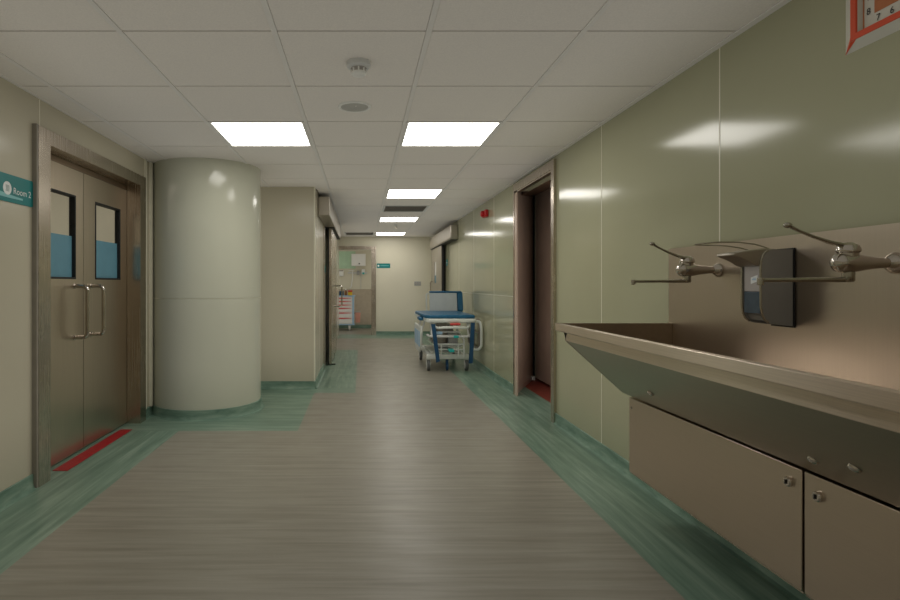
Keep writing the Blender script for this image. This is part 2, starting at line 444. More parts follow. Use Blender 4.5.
skirt('baseboard_end', 'x', YE, .352, XR-.05, -1, 'green skirting of the end wall')

# ------------------------------------------------------------------ left double doors
d = thing('door_1', (-2.05, 4.21, 0), 'pair of brushed steel swing doors with half blue panes beside the room sign', kind='structure')
fr = MB(); X0 = XL; X1 = XL+.03
fr.box(X0, X1, 3.37, 3.50, 0, 2.19); fr.box(X0, X1, 4.92, 5.045, 0, 2.19)
fr.box(X0, X1, 3.50, 4.92, 2.10, 2.19)
fr.box(-2.13, X0, 3.485, 3.50, 0, 2.115); fr.box(-2.13, X0, 4.92, 4.935, 0, 2.115); fr.box(-2.13, X0, 3.50, 4.92, 2.10, 2.115)
fr.build('frame', M['steel'], d)
MB().box(XL-.002, X1-.002, 3.352, 3.37, 0, 2.195).build('edge_strip', M['darkgrey'], d)
MB().box(-2.13, -2.075, 3.505, 4.915, 2.06, 2.098).build('head_rail', M['steel_brown'], d)
XD = -2.07
for (a, b, wa, wb, hy, hs) in ((3.505, 4.152, 3.60, 4.04, 4.02, 1), (4.158, 4.915, 4.335, 4.785, 4.27, -1)):
    l = MB(); t0, t1 = XD-.05, XD
    l.box(t0, t1, a, wa, .012, 2.055); l.box(t0, t1, wb, b, .012, 2.055)
    l.box(t0, t1, wa, wb, .012, 1.265); l.box(t0, t1, wa, wb, 1.87, 2.055)
    lf = l.build('leaf', M['steel_door'], d)
    g = MB()
    for (p0, p1, q0, q1) in ((wa, wa+.014, 1.265, 1.87), (wb-.014, wb, 1.265, 1.87), (wa+.014, wb-.014, 1.265, 1.279), (wa+.014, wb-.014, 1.856, 1.87)):
        g.box(XD-.045, XD+.004, p0, p1, q0, q1)
    g.build('window_gasket', M['rubber'], lf, bevel=.003)
    MB().box(XD-.03, XD-.024, wa+.014, wb-.014, 1.279, 1.856).build('window_pane', M['glass'], lf)
    MB().box(XD-.0225, XD-.021, wa+.014, wb-.014, 1.279, 1.575).build('window_film', M['film'], lf)
    h = MB()
    h.tube(arc_path([(XD-.001, hy, 1.215), (XD+.095, hy, 1.215), (XD+.095, hy, .845), (XD-.001, hy, .845)], .05, 6), .0145, 12)
    h.lathe((XD, hy, 1.215), [(.02, 0), (.02, .006), (.012, .008)], 'x', 16); h.lathe((XD, hy, .845), [(.02, 0), (.02, .006), (.012, .008)], 'x', 16)
    h.build('handle', M['chrome'], lf)
MB().box(XD-.03, XD-.005, 4.1525, 4.1575, .012, 2.055).build('meeting_seal', M['rubber'], d)
tag(MB().box(-2.035, -1.935, 3.67, 4.71, .0005, .003).build('floor_strip', M['red']), 'bright red strip stuck on the floor in front of the double steel doors', 'floor marking')
# added lamps, out of view, lighting the rooms behind the doors
lamp(-3.4, -2.8, 3.9, 4.5, 'added unseen panel lamp lighting the room behind the double steel doors', 'lamp_added_dim', 'added lamps of the side rooms')
lamp(-.6, .0, 14.2, 14.8, 'added unseen panel lamp lighting the room beyond the end doorway', 'lamp_added', 'added lamps of the side rooms')  # added unseen lamp that brightens the room past the end doorway

# room sign
def sign_plate(name, y0, y1, z0, z1, x0, x1, mat, parent, r=.02, axis='x'):
    pts = []
    for cx, cz, a0 in ((y1-r, z1-r, 0), (y0+r, z1-r, 90), (y0+r, z0+r, 180), (y1-r, z0+r, 270)):
        for k in range(7):
            a = math.radians(a0+15*k); pts.append((cx+r*math.cos(a), cz+r*math.sin(a)))
    return MB().prism(pts, axis, x0, x1).build(name, mat, parent)
t = thing('room_sign', (XL, 3.17, 1.69), 'teal wall sign reading Room 2 beside the double steel doors', 'sign')
sign_plate('plate', 2.99, 3.355, 1.69, 1.845, XL, XL+.006, M['teal'], t, .016)
sw = MB(); n = 14
top = [(2.99+.26*k/n, 1.738-.013*math.sin(k/n*1.5)+.008*(1-k/n)) for k in range(n+1)]
bot = [(2.99+.26*k/n, 1.716+.009*k/n-.010*math.sin(k/n*1.5)+.0016*k/n*0) for k in range(n, -1, -1)]
sw.prism(top+bot, 'x', XL+.0055, XL+.0068); sw.build('swoosh', M['teal_light'], t)
MB().prism([(3.108+.037*math.cos(2*PI*k/28), 1.765+.037*math.sin(2*PI*k/28)) for k in range(28)], 'x', XL+.0055, XL+.0074).build('emblem', M['print_white'], t)
em = MB()
for k in range(3):
    y = 3.093+.011*k; em.prism([(y, 1.747), (y+.006, 1.747), (y+.009, 1.765), (y+.006, 1.783), (y, 1.783), (y+.003, 1.765)], 'x', XL+.007, XL+.0084)
em.build('emblem_mark', M['print_grey'], t)
lettering('lettering', 'Room 2', .052, t, lambda u, v: (XL+.0075, 3.160+u, 1.757+v), M['print_white'])

# ------------------------------------------------------------------ right recessed steel door
d = thing('door_2', (1.95, 5.6, 0), 'deep steel framed doorway in the sage wall with a brown steel leaf and red threshold', kind='structure')
fr = MB()
fr.box(1.695, XR, 4.925, 5.0, 0, 2.335); fr.box(1.695, XR, 6.2, 6.245, 0, 2.335); fr.box(1.695, XR, 5.0, 6.2, 2.255, 2.335)
fr.build('frame', M['steel'], d)
r = MB()
r.prism([(XR, 6.2), (2.24, 7.26), (2.24, 7.30), (XR+.002, 6.24)], 'z', .0, 2.42)
r.box(1.70, 1.715, 6.12, 6.2, .0, 2.255)
r.build('side_lining', M['leaf_brown'], d)
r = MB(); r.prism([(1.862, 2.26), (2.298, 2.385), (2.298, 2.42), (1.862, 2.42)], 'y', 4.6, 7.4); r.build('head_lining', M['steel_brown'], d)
r = MB()
for k in range(3): r.box(1.70+.03*k, 1.708+.03*k, 5.0, 6.2, 2.238+.006*k, 2.262+.006*k)
r.build('head_channel', M['steel'], d)
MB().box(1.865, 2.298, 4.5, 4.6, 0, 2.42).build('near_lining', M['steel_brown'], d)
MB().box(2.23, 2.27, 4.6, 7.16, .03, 2.40).build('leaf', M['leaf_brown'], d)
MB().box(2.215, 2.228, 7.17, 7.215, .02, 2.40).build('leaf_seal', M['rubber'], d)
MB().box(2.17, 2.21, 7.10, 7.15, .0, .055).build('door_stop', M['white'], d, bevel=.008)

# ------------------------------------------------------------------ left sliding door (narrow part of the corridor)
d = thing('door_3', (-.49, 9.2, 0), 'sliding steel door leaf on the passage wall beyond the column', kind='structure')
lf = MB().box(-.51, -.455, 8.47, 10.15, .012, 2.09).build('leaf', M['steel'], d, bevel=.004)
MB().box(-.512, -.494, 8.448, 8.47, .012, 2.09).build('edge_seal', M['rubber'], lf)
h = MB()
h.tube(arc_path([(-.456, 9.35, 1.20), (-.33, 9.35, 1.20), (-.33, 9.35, .86), (-.456, 9.35, .86)], .03, 5), .011, 10)
h.build('handle', M['chrome'], lf)
MB().box(-.46, -.40, 8.50, 8.56, .002, .012).build('floor_guide', M['rubber'], d)
t = MB().box(XN+.001, -.40, 6.97, 10.66, 2.085, 2.325)
t = t.build('door_operator', M['alu'], bevel=.012); tag(t, 'long grey sliding door operator box on the passage wall near the column', 'door operator')
MB().box(XN+.005, -.408, 8.40, 10.6, 2.075, 2.0849).build('track_slot', M['rubber'], t)
t = MB().box(XN, XN+.006, 8.22, 8.36, 1.40, 1.50).build('door_sign', M['teal']); tag(t, 'small teal sign on the passage wall next to the sliding door', 'sign')

# right sliding door at the far end
d = thing('door_4', (1.66, 12.2, 0), 'grey sliding door leaf with a slit window on the right near the end wall', kind='structure')
l = MB(); a, b = 11.42, 13.05
l.box(1.63, 1.68, a, 12.2, .012, 2.04); l.box(1.63, 1.68, 12.5, b, .012, 2.04); l.box(1.63, 1.68, 12.2, 12.5, .012, 1.25); l.box(1.63, 1.68, 12.2, 12.5, 1.72, 2.04)
lf = l.build('leaf', M['alu'], d)
MB().box(1.645, 1.665, 12.2, 12.5, 1.25, 1.42).build('window_film', M['film'], lf)
MB().box(1.645, 1.665, 12.2, 12.5, 1.42, 1.72).build('window_pane', M['white'], lf)
MB().box(1.645, 1.69, a-.03, a, .012, 2.06).build('edge_seal', M['rubber'], lf)
h = MB(); h.tube(arc_path([(1.632, 12.75, 1.28), (1.57, 12.75, 1.28), (1.57, 12.75, .9), (1.632, 12.75, .9)], .03, 4), .011, 8); h.build('handle', M['chrome'], lf)
t = MB().box(1.58, XR-.001, 9.92, 12.96, 2.03, 2.29).build('door_operator', M['alu'], bevel=.02)
tag(t, 'brown-grey sliding door operator box high on the sage wall above the trolley', 'door operator')
MB().box(1.59, XR-.005, 10.0, 12.9, 2.02, 2.0299).build('track_slot', M['rubber'], t)
t = MB().box(XR-.008, XR, 11.14, 11.32, 1.60, 1.72).build('door_sign', M['teal']); tag(t, 'tiny teal sign on the right wall at the edge of the far sliding door', 'sign')
b = MB().box(XR-.010, XR-.0075, 11.17, 11.29, 1.65, 1.668).build('print_line', M['print_white'], t)

# end doorway frame
fr = MB()
fr.box(.235, .345, YE-.02, YE+.15, 0, 2.14); fr.box(-.64, -.61, YE-.02, YE+.15, 0, 2.14); fr.box(-.61, .235, YE-.02, YE+.15, 2.06, 2.14)
struct(fr, 'door_5', M['steel'], 'open doorway with a steel frame in the end wall')
t = thing('door_sign', (.5, YE, 1.45), 'teal sign on the end wall next to the open doorway', 'sign')
sign_plate('plate', .365, .69, 1.615, 1.725, YE-.006, YE, M['teal'], t, .012, 'y')
b = MB(); b.prism([(.405+.022*math.cos(2*PI*k/16), 1.67+.022*math.sin(2*PI*k/16)) for k in range(16)], 'y', YE-.0075, YE-.0055); b.build('emblem', M['print_white'], t)
b = MB(); b.box(.45, .655, YE-.0072, YE-.0055, 1.664, 1.676); b.build('print_line', M['teal_light'], t)
t = thing('wall_socket', (1.35, YE, 1.22), 'small grey double socket plate on the end wall', 'socket')
MB().box(1.27, 1.43, YE-.012, YE, 1.19, 1.29).build('plate', M['grey'], t, bevel=.004)
for x in (1.31, 1.39): MB().box(x-.027, x+.027, YE-.016, YE-.0115, 1.213, 1.267).build('outlet', M['vent'], t, bevel=.003)

# ------------------------------------------------------------------ ceiling devices
t = thing('smoke_detector', (-.015, 2.87, CEIL), 'round white smoke detector on the ceiling', 'smoke detector')
MB().lathe((-.015, 2.87, CEIL), [(.062, .0), (.062, -.022), (.055, -.030), (.042, -.032)], n=32).build('base', M['lightgrey'], t)
MB().lathe((-.015, 2.87, CEIL), [(.041, -.031), (.041, -.036), (.036, -.038), (.036, -.052)], n=32).build('sensing_chamber', M['vent'], t)
MB().lathe((-.015, 2.87, CEIL), [(.038, -.051), (.038, -.060), (.030, -.068), (.010, -.071)], n=32).build('cap', M['white'], t)
b = MB()
for k in range(8):
    a = 2*PI*k/8; x, y = -.015+.037*math.cos(a), 2.87+.037*math.sin(a)
    b.box(x-.004, x+.004, y-.004, y+.004, CEIL-.053, CEIL-.034)
b.build('cage', M['white'], t)
t = thing('ceiling_speaker', (-.045, 3.58, CEIL), 'round flat speaker flush in the ceiling just beyond the smoke detector', 'speaker')
MB().lathe((-.045, 3.58, CEIL), [(.108, .0), (.104, -.008), (.092, -.010), (.088, -.006)], n=40).build('rim', M['white'], t)
MB().lathe((-.045, 3.58, CEIL), [(.087, -.004), (.087, -.0065), (.01, -.0075)], n=40).build('grille', M['speaker'], t)
MB().ball((-.045+.008, 3.58-.03, CEIL-.008), .005).build('indicator', M['white'], t)
t = thing('ceiling_sprinkler', (.66, 10.72, CEIL), 'small white sprinkler head on the ceiling near the far lamps', 'sprinkler')
MB().lathe((.66, 10.72, CEIL), [(.05, 0), (.048, -.012), (.02, -.02)], n=20).build('rose', M['white'], t)
MB().lathe((.66, 10.72, CEIL), [(.012, -.019), (.012, -.06), (.035, -.062), (.035, -.066)], n=16).build('head', M['chrome_dull'], t)

# fire alarm
t = thing('fire_alarm', (XR, 7.66, 2.19), 'red fire alarm sounder high on the sage wall', 'fire alarm')
MB().box(XR-.05, XR, 7.55, 7.75, 2.145, 2.24).build('base', M['alarm'], t, bevel=.012)
MB().lathe((XR-.045, 7.65, 2.192), [(.042, 0), (.042, -.03), (.03, -.045)], 'x', 24).build('sounder_dome', M['alarm'], t)

# ------------------------------------------------------------------ wall clock
YC, ZC, HW = 1.795, 2.194, .152; HF = .128
t = thing('wall_clock', (XR, YC, ZC-HW), 'square wall clock with an orange-red frame and white dial high above the sink', 'clock')
XF = XR-.036
def ring(x_a, x_b, o0, o1, i0, mi=0):
    pass
b = MB()
# white bevelled sides: a square frustum, wider at the wall
def sq(x, h):
    if h == HW: return [(x, YC-.187, ZC-h), (x, YC+.187, ZC-h), (x, YC+.187, ZC+h), (x, YC-.187, ZC+h)]
    return [(x, YC-h, ZC-h), (x, YC+h, ZC-h), (x, YC+h, ZC+h), (x, YC-h, ZC+h)]
def band(mb, A, B, mi=0):
    mb.add(A+B, [(0, 1, 5, 4), (1, 2, 6, 5), (2, 3, 7, 6), (3, 0, 4, 7)], mi)
band(b, sq(XR, HW), sq(XF+.003, HF+.001)); b.add(sq(XR, HW), [(0, 1, 2, 3)])
b.build('case', M['dialwhite'], t)
b = MB(); band(b, sq(XF+.003, HF+.001), sq(XF, HF)); band(b, sq(XF, HF), sq(XF, HF-.020)); band(b, sq(XF, HF-.020), sq(XF+.006, HF-.021))
# orange mitred corners on the white sides
for sy in (-1, 1):
    for sz in (-1, 1):
        e = .0009; q = HF+.001; xf = XF+.003; m = .020
        A = (XR-.001, YC+sy*(.187+e), ZC+sz*(HW+e)); F = (xf, YC+sy*(q+e), ZC+sz*(q+e))
        G = (xf, YC+sy*(q+e), ZC+sz*(q-m)); H = (xf, YC+sy*(q-m), ZC+sz*(q+e))
        b.add([A, F, G, H], [(0, 1, 2), (0, 3, 1)])
b.build('frame', M['orange'], t)
b = MB(); band(b, sq(XF+.005, HF-.0205), sq(XR-.010, HF-.021)); b.build('inner_rim', M['dialwhite'], t)
b = MB(); b.box(XR-.012, XR-.006, YC-HF+.0205, YC+HF-.0205, ZC-HF+.0205, ZC+HF-.0205); b.build('dial', M['dialwhite'], t)
b = MB(); q = HF-.0235
for (y0, y1, z0, z1) in ((-q, -q+.004, -q, q), (q-.004, q, -q, q), (-q, q, -q, -q+.004), (-q, q, q-.004, q)):
    b.box(XR-.0135, XR-.0115, YC+y0, YC+y1, ZC+z0, ZC+z1)
b.build('dial_line', M['salmon'], t)
MB().box(XR-.0135, XR-.0115, YC-.062, YC+.062, ZC-.062, ZC+.062).build('dial_centre', M['salmon'], t)
for k, s_ in enumerate('12 1 2 3 4 5 6 7 8 9 10 11'.split()):
    an = 2*PI*k/12; dx, dz = math.sin(an), math.cos(an); sc_ = .083/max(abs(dx), abs(dz))
    u0, v0 = dx*sc_, dz*sc_
    lettering('numeral', s_, .031, t, lambda u, v, u0=u0, v0=v0: (XR-.0140, YC-u0-u, ZC+v0+v), M['ink'], 'CENTER')
for L, an, wd in ((.035, 305, .006), (.048, 60, .004)):
    a = math.radians(an); u, v = math.sin(a), math.cos(a)
    b = MB(); b.tube([(XR-.016, YC, ZC), (XR-.016, YC-u*L, ZC+v*L)], [wd, wd*.4], 6, flat=(1, .3)); b.build('hand', M['ink'], t)

# ------------------------------------------------------------------ scrub sink
Y0, Y1 = .62, 3.05
t = thing('scrub_sink', (1.40, 1.85, .6), 'long stainless steel scrub trough with a tall backsplash on the sage wall', 'sink')
prof = [(1.119, .9195), (1.43, .635), (XR-.001, .60), (XR-.001, 1.016), (1.709, 1.016), (1.709, .74), (1.45, .72), (1.16, .905)]
b = MB(); b.prism(prof, 'y', Y0, Y1)
b.build('trough', M['sink_steel_shaded'], t)
rim = [(1.06, 1.016), (1.06, .976), (1.066, .973), (1.072, .976), (1.115, .968), (1.115, .92), (1.118, .9195), (1.159, .906), (1.093, 1.008), (1.088, 1.016)]
b = MB(); b.prism(rim, 'y', Y0, Y1)
b.build('rim', M['rim_steel_lit'], t, bevel=.0025)
outer = [(1.06, 1.016), (1.06, .976), (1.075, .972), (1.115, .972), (1.115, .92), (1.43, .635), (XR-.001, .60), (XR-.001, 1.016)]
for (a, c_) in ((Y0-.02, Y0), (Y1, Y1+.012)):
    MB().prism(outer, 'y', a, c_).build('end_plate', M['sink_steel_shaded'], t, bevel=.002)
b = MB(); sp_ = [(Y0, .80), (Y1-.001, .80), (Y1-.001, 1.0138), (3.09, 1.0138), (3.09, 1.424), (Y0-.02, 1.424), (Y0-.02, 1.0138), (Y0, 1.0138)]
b.prism(sp_, 'x', 1.700, 1.7085); b.box(1.7085, XR-.001, Y0-.02, 3.09, 1.0138, 1.424); b.build('backsplash', M['steel_splash'], t)
for (y, q) in ((2.556, .664), (1.676, .767), (1.488, .634)):
    x = 1.115+.315*q; z = .92-.285*q
    b = MB(); b.lathe((0, 0, 0), [(.017, 0), (.015, .006), (.008, .010)], 'x', 16)
    # tilt to sit on the sloped apron
    nx, nz = -.285/.4248, -.315/.4248
    tx, tz = -nz, nx
    b.v = [(x+p[0]*nx+p[2]*tx, y+p[1], z+p[0]*nz+p[2]*tz) for p in b.v]
    b.build('screw', M['chrome'], t)
b = MB(); b.lathe((1.56, 1.85, .733), [(.04, -.02), (.04, .004), (.03, .006)], n=20); b.build('drain', M['chrome_dull'], t)

def cabinet(y0, y1, label, locks):
    t = thing('mounted_cabinet', (1.58, (y0+y1)/2, .23), label, 'cabinet', 'steel cabinets under the scrub sink')
    MB().box(1.462, XR-.001, y0, y1, .235, .595).build('body', M['steel_brown'], t)
    lf = MB().box(1.43, 1.46, y0+.002, y1-.002, .23, .625).build('door', M['steel_along'], t, bevel=.003)
    MB().box(1.436, 1.462, y0+.002, y1-.002, .222, .2295).build('drip_edge', M['steel'], t)
    for (y, z, r) in locks:
        if r > .008:
            b = MB(); b.lathe((1.43, y, z), [(r, 0), (r, -.008), (r*.8, -.012)], 'x', 20); k = b.build('lock', M['chrome'], lf)
            b = MB(); b.box(1.414, 1.4185, y-.002, y+.002, z-.007, z+.007); b.build('keyhole', M['rubber'], k)
        else:
            b = MB(); b.lathe((1.43, y, z), [(r, 0), (r*.8, -.005)], 'x', 14); b.build('screw', M['chrome'], lf)
cabinet(1.812, 2.985, 'long steel cabinet under the sink, the one reaching to its far end', ((1.865, .570, .017), (2.955, .575, .007)))
cabinet(.64, 1.805, 'nearer steel cabinet under the sink, cut off by the photo edge', ((1.745, .565, .017),))

# ------------------------------------------------------------------ elbow taps
def tap(y, label, dy=0):
    x = 1.6995; z = 1.297
    t = thing('elbow_tap', (x, y, z), label, 'tap', 'chrome elbow lever taps on the scrub sink')
    MB().lathe((x, y, z), [(.034, 0), (.034, -.006), (.026, -.018), (.015, -.030), (.013, -.032)], 'x', 28).build('flange', M['chrome'], t)
    b = MB()
    b.lathe((x, y, z), [(.016, -.028), (.0175, -.05), (.021, -.08), (.025, -.105), (.029, -.125), (.032, -.145), (.032, -.170), (.028, -.186), (.016, -.197), (.004, -.200)], 'x', 28)
    b.build('body', M['chrome'], t)
    b = MB()
    b.lathe((x-.150, y, z), [(.026, .018), (.027, .031), (.032, .036), (.032, .044), (.027, .056), (.014, .064), (.003, .066)], 'z', 24)
    b.build('cartridge_cap', M['chrome'], t)
    b = MB()
    b.tube([(x-q, y+dy*(q-.135)/.2, z+h) for q, h in ((.135, .050), (.17, .056), (.21, .066), (.26, .083), (.305, .101), (.335, .116))],
           [.012, .010, .0075, .006, .0055, .006], 12, flat=(1.3, .8))
    lv = b.build('lever', M['chrome_dull'], t)
    MB().ball((x-.343, y+dy*1.04, z+.120), .0125, sc=(1, 1, .75)).build('lever_tip', M['chrome_dull'], lv)
    b = MB()
    b.lathe((x-.150, y, z), [(.016, -.02), (.017, -.035), (.017, -.055), (.014, -.060)], 'z', 20)
    b.tube([(x-q, y+dy*(q-.145)/.29, z-h) for q, h in ((.145, .052), (.17, .053), (.30, .054), (.435, .055))], [.0095, .0085, .007, .006], 12)
    sp = b.build('spout', M['chrome_dull'], t)
    b = MB(); b.lathe((x-.430, y+dy*.98, z-.055), [(.0085, .008), (.0095, .004), (.0095, -.014), (.007, -.016)], 'z', 16); b.build('nozzle', M['chrome_dull'], sp)
tap(2.655, 'chrome elbow-lever tap beyond the soap dispenser, at the far end of the backsplash', -.05)
tap(1.776, 'larger looking chrome elbow-lever tap on the near side of the soap dispenser')

# ------------------------------------------------------------------ soap dispenser
ya, yb = 2.19, 2.305
t = thing('soap_dispenser', (1.70, 2.25, 1.06), 'dark grey soap dispenser with a steel hood between the two taps', 'soap dispenser')
side = [(1.692, 1.366), (1.615, 1.366), (1.598, 1.362), (1.584, 1.352), (1.575, 1.338), (1.570, 1.318), (1.568, 1.25), (1.570, 1.14), (1.575, 1.11), (1.585, 1.090), (1.60, 1.078), (1.62, 1.071), (1.692, 1.064)]
b = MB(); b.prism(side, 'y', ya, ya+.006); b.prism(side, 'y', yb-.006, yb); b.build('side_panel', M['darkgrey'], t)
inn = [(1.692, 1.360), (1.63, 1.360), (1.592, 1.345), (1.582, 1.31), (1.580, 1.14), (1.60, 1.085), (1.692, 1.07)]
b = MB(); b.prism(inn, 'y', ya+.006, yb-.006); b.build('shell', M['darkgrey'], t)
b = MB()
edge = side[2:11]
for (p, q) in ((ya-.001, ya+.007), (yb-.007, yb+.001)):
    b.tube([(u-.001, (p+q)/2, v) for u, v in edge], .0042, 8)
b.build('edge_trim', M['chrome_dull'], t)
MB().box(1.572, 1.583, ya+.012, yb-.012, 1.20, 1.312).build('window', M['cloudy'], t, bevel=.002)
MB().box(1.5715, 1.583, ya+.012, yb-.012, 1.112, 1.1995).build('soap_level', M['soap'], t, bevel=.002)
b = MB(); b.add([(1.5705, 2.214, 1.266), (1.5705, 2.252, 1.256), (1.5705, 2.252, 1.230), (1.5705, 2.214, 1.240), (1.5715, 2.214, 1.266), (1.5715, 2.252, 1.256), (1.5715, 2.252, 1.230), (1.5715, 2.214, 1.240)],
                [(0, 1, 2, 3), (4, 7, 6, 5), (0, 4, 5, 1), (1, 5, 6, 2), (2, 6, 7, 3), (3, 7, 4, 0)]); tg = b.build('label_tag', M['print_white'], t)
b = MB(); b.box(1.5698, 1.5706, 2.222, 2.244, 1.2455, 1.2495); b.box(1.5698, 1.5706, 2.222, 2.240, 1.252, 1.2545); b.build('print_line', M['bluepale'], tg)
# hood / elbow plate
hood = [(1.640, 1.368), (1.600, 1.371), (1.55, 1.366), (1.50, 1.359), (1.470, 1.353), (1.464, 1.346), (1.470, 1.340), (1.495, 1.332), (1.52, 1.320), (1.54, 1.307), (1.556, 1.300), (1.576, 1.302), (1.60, 1.33), (1.640, 1.36)]
b = MB(); b.prism(hood, 'y', ya+.007, yb-.002); b.build('hood', M['alu'], t, bevel=.004)
MB().box(1.470, 1.498, yb-.008, yb+.006, 1.343, 1.352).build('hood_highlight', M['white'], t, bevel=.003)  # white block painted in as the highlight at the hood end
MB().box(1.693, 1.6995, ya-.003, yb+.003, 1.058, 1.372).build('back_plate', M['rubber'], t)
b = MB()
b.tube([(1.625, 2.215, 1.366), (1.60, 2.215, 1.376), (1.56, 2.215, 1.388), (1.50, 2.218, 1.396), (1.43, 2.225, 1.397), (1.37, 2.235, 1.392), (1.345, 2.25, 1.389), (1.37, 2.27, 1.388), (1.43, 2.285, 1.389), (1.50, 2.292, 1.386), (1.56, 2.296, 1.378), (1.60, 2.297, 1.366)], .0028, 8)
b.build('elbow_wire', M['chrome_dull'], t)

# ------------------------------------------------------------------ hospital trolley
t = thing('hospital_trolley', (1.25, 8.5, 0), 'blue topped hospital trolley on castors parked along the sage wall', 'trolley')
for (x, y) in ((.95, 7.93), (1.49, 7.93), (.96, 9.05), (1.49, 9.05)):
    b = MB(); b.lathe((x-.022, y, .078), [(.05, 0), (.074, .003), (.078, .012), (.078, .032), (.074, .041), (.05, .044)], 'x', 24)
    cs = b.build('castor', M['tyre'], t)
    b = MB(); b.lathe((x-.0225, y, .078), [(.05, 0), (.048, -.002), (.02, -.003)], 'x', 20); b.build('hub_cover', M['lightgrey'], cs)
    b = MB(); b.lathe((x+.0225, y, .078), [(.05, 0), (.048, .002), (.02, .003)], 'x', 20); b.build('hub_cover', M['lightgrey'], cs)
    b = MB(); b.box(x-.032, x-.026, y-.03, y+.03, .08, .165); b.box(x+.026, x+.032, y-.03, y+.03, .08, .165); b.box(x-.032, x+.032, y-.03, y+.03, .155, .17); b.build('fork', M['whiteframe'], cs)
b = MB(); b.box(.92, 1.52, 7.88, 7.98, .165, .235); b.box(.92, 1.52, 9.0, 9.1, .165, .235); b.box(.95, 1.02, 7.98, 9.0, .17, .23); b.box(1.42, 1.49, 7.98, 9.0, .17, .23)
b.build('chassis', M['whiteframe'], t, bevel=.015)
b = MB(); b.box(1.0, 1.44, 8.05, 8.95, .235, .255); b.build('base_cover', M['whiteframe'], t, bevel=.008)
b = MB()
for y in (8.22, 8.78):
    b = MB(); b.lathe((1.22, y, .256), [(.055, 0), (.055, .18), (.045, .18), (.045, .44)], n=20); b.build('lift_column', M['grey'], t)
b = MB()
for x in (1.04, 1.44):
    b.tube(arc_path([(x, 7.84, .19), (x, 7.84, .46), (x, 8.4, .50), (x, 8.4, .68)], .04), .014, 10)
b.tube([(1.04, 7.84, .31), (1.44, 7.84, .31)], .011, 10); b.tube([(1.04, 7.84, .385), (1.44, 7.84, .385)], .011, 10)
b.tube([(1.12, 7.84, .19), (1.12, 7.84, .385)], .010, 8); b.tube([(1.36, 7.84, .19), (1.36, 7.84, .385)], .010, 8)
b.build('lower_frame', M['whiteframe'], t)
b = MB(); b.box(1.06, 1.42, 7.9, 8.9, .34, .36); b.build('under_shelf', M['lightgrey'], t, bevel=.006)
MB().box(1.09, 1.40, 8.5, 8.88, .361, .60).build('shade_box', M['darkgrey'], t, bevel=.01)  # added dark box that deepens the shade under the deck
MB().box(1.24, 1.38, 7.98, 8.14, .361, .52).build('control_unit', M['grey'], t, bevel=.01)
MB().lathe((1.17, 8.1, .361), [(.07, 0), (.07, .30), (.05, .34), (.02, .36)], n=20).build('oxygen_bottle', M['darkgrey'], t)
b = MB(); b.prism([(.93, 7.70), (.90, 7.74), (.90, 9.55), (1.60, 9.55), (1.60, 7.78), (1.57, 7.70)], 'z', .695, .748); b.build('deck', M['whiteframe'], t, bevel=.018, seg=3)
b = MB(); b.prism([(.93, 7.76), (.885, 7.85), (.86, 9.0), (1.56, 9.0), (1.58, 7.76)], 'z', .749, .80); b.build('mattress', M['blue_vinyl'], t, bevel=.02, seg=3)
MB().box(.84, .93, 8.15, 8.45, .695, .745).build('side_pad', M['blue_vinyl'], t, bevel=.015)
# raised back rest: grey board towards the foot end, blue cushion behind it
b = MB(); b.prism([(8.98, .75), (9.06, 1.085), (9.075, 1.085), (8.995, .75)], 'x', 1.10, 1.545); b.build('back_board', M['board'], t, bevel=.004)
b = MB(); b.prism([(8.985, .805), (9.065, 1.10), (9.17, 1.095), (9.09, .76)], 'x', 1.555, 1.64); b.prism([(9.0, .76), (9.08, 1.10), (9.17, 1.095), (9.09, .76)], 'x', 1.11, 1.56)
b.box(1.10, 1.62, 9.052, 9.10, 1.086, 1.115)
b.build('back_cushion', M['blue_vinyl'], t, bevel=.012)
b = MB(); b.tube(arc_path([(1.10, 9.07, .76), (1.06, 9.10, .80), (1.06, 9.16, 1.06), (1.10, 9.16, 1.08)], .03), .012, 8); b.build('back_tube', M['whiteframe'], t)
# foot end bars
b = MB(); b.tube(arc_path([(1.0, 7.80, .70), (1.02, 7.70, .62), (1.14, 7.64, .635), (1.36, 7.64, .635), (1.48, 7.70, .62), (1.50, 7.80, .70)], .06), .017, 10); b.build('push_bar', M['whiteframe'], t)
b = MB(); b.tube(arc_path([(.93, 7.9, .51), (.95, 7.68, .51), (1.50, 7.68, .51), (1.54, 7.9, .51)], .05), .016, 10)
b.tube([(.97, 7.70, .51), (.97, 7.84, .70)], .012, 8); b.tube([(1.48, 7.70, .51), (1.48, 7.84, .70)], .012, 8)
b.tube([(1.12, 7.80, .56), (1.38, 7.80, .56)], .010, 8)
b.build('bumper_bar', M['lightgrey'], t)
MB().box(1.22, 1.36, 7.66, 7.72, .66, .69).build('red_pedal', M['cartred'], t, bevel=.01)
for (x, z) in ((1.30, .505), (1.24, .31)): MB().box(x-.035, x+.035, 7.655, 7.675+.15*(z < .4), z-.018, z+.018).build('teal_cap', M['tealcap'], t, bevel=.006)
MB().box(1.02, 1.12, 7.72, 7.80, .53, .57).build('control_box', M['bluepale'], t, bevel=.01)
b = MB(); b.prism([(.955, .68), (1.01, .68), (1.075, .17), (1.025, .15)], 'y', 7.655, 7.668)
st = b.build('strap', M['blue_strap'], t)
b = MB(); b.prism([(1.50, .70), (1.555, .70), (1.525, .14), (1.47, .14)], 'y', 7.655, 7.668); b.build('strap', M['blue_strap'], t)
b = MB(); b.lathe((1.20, 7.95, .055), [(.03, 0), (.055, .004), (.055, .03), (.03, .034)], 'x', 18); b.box(1.20, 1.235, 7.93, 7.97, .07, .18); b.build('steering_wheel', M['blue_strap'], t)
